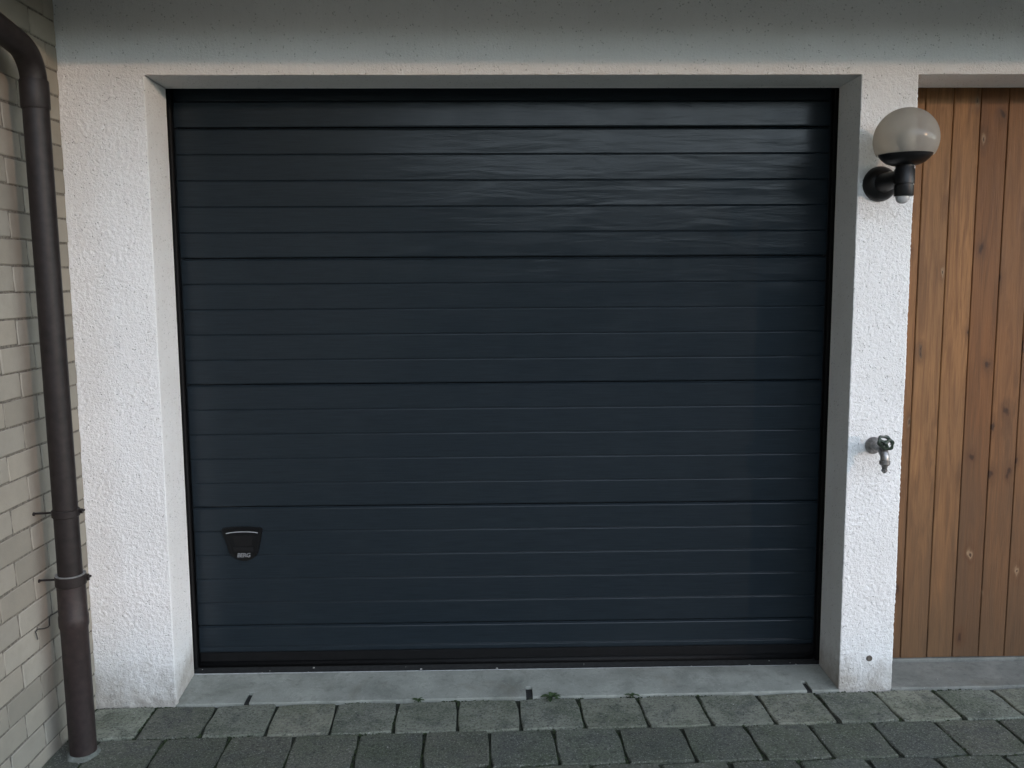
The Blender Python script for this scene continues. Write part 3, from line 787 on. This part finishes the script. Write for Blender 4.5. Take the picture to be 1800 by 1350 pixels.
# ------------------------------------------------------------------ garden tap
tp_ = thing('garden_tap', 'dull chrome garden tap with green handwheel on the right white pillar', 'tap', (2.595, 0, 0.944))
bm = bmesh.new(); lathe(bm, [(.031, .003), (.0322, -.001), (.0305, -.006), (.022, -.013), (.0180, -.020), (.0165, -.024)], (0, 0, 0), (0, 1, 0), 32)
autosmooth(link_mesh('wall_flange', bm, MTAP, tp_), 50)
bm = bmesh.new()
tube(bm, [(0, -.012, 0), (0, -.050, 0), (.001, -.066, 0)], [.0160, .0160, .0170], 20)
tube(bm, [(.001, -.052, .008), (.001, -.070, -.001), (.001, -.084, -.010), (.001, -.093, -.020), (.001, -.0955, -.030), (.001, -.0955, -.041)], [.0150, .0172, .0165, .0158, .0158, .0158], 20)
autosmooth(link_mesh('body', bm, MTAP, tp_), 50)
ax = Vector((.10, -.74, .60)).normalized()
bm = bmesh.new(); o0 = Vector((.001, -.062, .004))
lathe(bm, [(.0150, 0), (.0150, .010), (.0125, .012), (.0125, .020), (.006, .021), (.006, .036)], o0, ax, 20); autosmooth(link_mesh('bonnet', bm, MTAP, tp_), 40)
bm = bmesh.new()                                    # six-lobed handwheel with three openings
c = o0 + ax*.034; e1 = ax.cross(Vector((0, 0, 1))).normalized(); e2 = ax.cross(e1)
n = 48
def rim(r0, amp, h, ph=0.0): return [bm.verts.new(c + (e1*math.cos(2*math.pi*k/n)+e2*math.sin(2*math.pi*k/n))*(r0+amp*1.5*math.cos(6*2*math.pi*k/n+ph)) + ax*h) for k in range(n)]
rings = [rim(.0215, .0, -.005), rim(.0285, .0014, -.006), rim(.0300, .0016, -.002), rim(.0300, .0016, .004), rim(.0275, .0012, .0065), rim(.0215, .0, .0045)]
for A, B in zip(rings, rings[1:]+rings[:1]):
    for k in range(n): bm.faces.new((A[k], A[(k+1) % n], B[(k+1) % n], B[k]))
lathe(bm, [(0, -.005), (.0085, -.005), (.0085, .004), (.005, .0065), (0, .007)], c, ax, 18)
for k in range(3):
    a = 2*math.pi*(k/3)+R(90)
    d_ = e1*math.cos(a)+e2*math.sin(a)
    tube(bm, [c+d_*.006, c+d_*.0235], [.0058, .0068], 10)
bmesh.ops.recalc_face_normals(bm, faces=bm.faces)
autosmooth(link_mesh('handwheel', bm, MGRN, tp_), 45)
bm = bmesh.new()
lathe(bm, [(.0158, -.038), (.0190, -.039), (.0190, -.051), (.0160, -.054), (.0110, -.057), (.0104, -.062), (.0088, -.064), (.0088, -.069), (.0108, -.071), (.0108, -.076), (.0082, -.079), (.0035, -.084), (0, -.084)], (.001, -.0955, 0), (0, 0, 1), 22)
autosmooth(link_mesh('hose_nozzle', bm, MTAP, tp_), 40)

# ------------------------------------------------------------------ weeds, moss and grit
def weed(x, y, n, size, label, seed):
    r = random.Random(seed)
    t = thing('weed', label, 'weed', (x, y, ground(x)+.001), 'weeds in the joint below the threshold')
    bm = bmesh.new()
    for i in range(n):
        a = 2*math.pi*i/n + r.uniform(-.35, .35); L_ = size*r.uniform(.6, 1.1); wd_ = L_*r.uniform(.16, .26); lift = r.uniform(.15, .75)
        d = Vector((math.cos(a), math.sin(a), 0)); s_ = Vector((-d.y, d.x, 0)); prev = None
        for k in range(5):
            q = k/4; w = wd_*(math.sin(math.pi*min(1, q*.9+.08))**.8)*(1 if k % 2 else .72)
            p = d*(L_*q) + Vector((0, 0, L_*lift*(q - q*q*.75)+.002))
            cur = [bm.verts.new(p+s_*w+Vector((0, 0, w*.35))), bm.verts.new(p), bm.verts.new(p-s_*w+Vector((0, 0, w*.35)))]
            if prev:
                bm.faces.new((prev[0], prev[1], cur[1], cur[0])); bm.faces.new((prev[1], prev[2], cur[2], cur[1]))
            prev = cur
    link_mesh('leaves', bm, MLEAF, t, True)
weed(0.905, -.012, 9, .026, 'flat low weed in the joint, leftmost of the three by the threshold', 1)
weed(1.404, -.012, 11, .040, 'bushiest green weed, just right of the middle drain slot', 2)
weed(1.712, -.014, 8, .030, 'sprawling weed at the threshold edge, rightmost of the three', 3)
bm = bmesh.new(); rm = random.Random(21)
def blade(p, r):
    for _ in range(3):
        a = rm.uniform(0, 6.283); d = Vector((math.cos(a), math.sin(a), rm.uniform(.1, .9)))*r; s_ = Vector((-d.y, d.x, 0))*.55
        q = [bm.verts.new(p), bm.verts.new(p+d*.6+s_), bm.verts.new(p+d), bm.verts.new(p+d*.6-s_)]
        bm.faces.new(q)
for i in range(5200):
    x = XL+.02 + (rm.random()**2.0)*3.6
    row = rm.choice([0, 0, 0, 1, 2, 2, 3]); kind = rm.random()
    if kind < .55: p = Vector((x, -.010-PITY*row+rm.uniform(-.0035, .0035), ground(x)-.008))
    else:
        rr = rm.randrange(3); off = 0.160 if rr % 2 == 0 else 0.276
        x = off + PIT*round((x-off)/PIT) + rm.uniform(-.003, .003); p = Vector((x, -.012-PITY*(rr+rm.random()), ground(x)-.008))
    if noise.noise(Vector((p.x*3, p.y*4, 1))) < -.05: continue
    blade(p, rm.uniform(.003, .0085))
tag(link_mesh('moss', bm, MMOSS), 'dark green moss growing in the joints between the pavers', 'moss', kind='stuff')
bm = bmesh.new()
for i in range(90):
    x = rm.uniform(-.2, 3.4); y = rm.uniform(-.75, .15); r = rm.choice([.001, .0012, .0016, .0022, .0030])
    lathe(bm, [(r, 0), (r*.7, r*.7), (0, r*.8)], (x, y, ground(x)+(.0 if y < -.01 else .004+.013*max(0, y)/.2)), (0, 0, 1), 5)
tag(link_mesh('grit', bm, MGRIT), 'pale specks of grit scattered over pavers and threshold', 'grit', kind='stuff')
print('pavers', n_ind, 'bricks', nb)
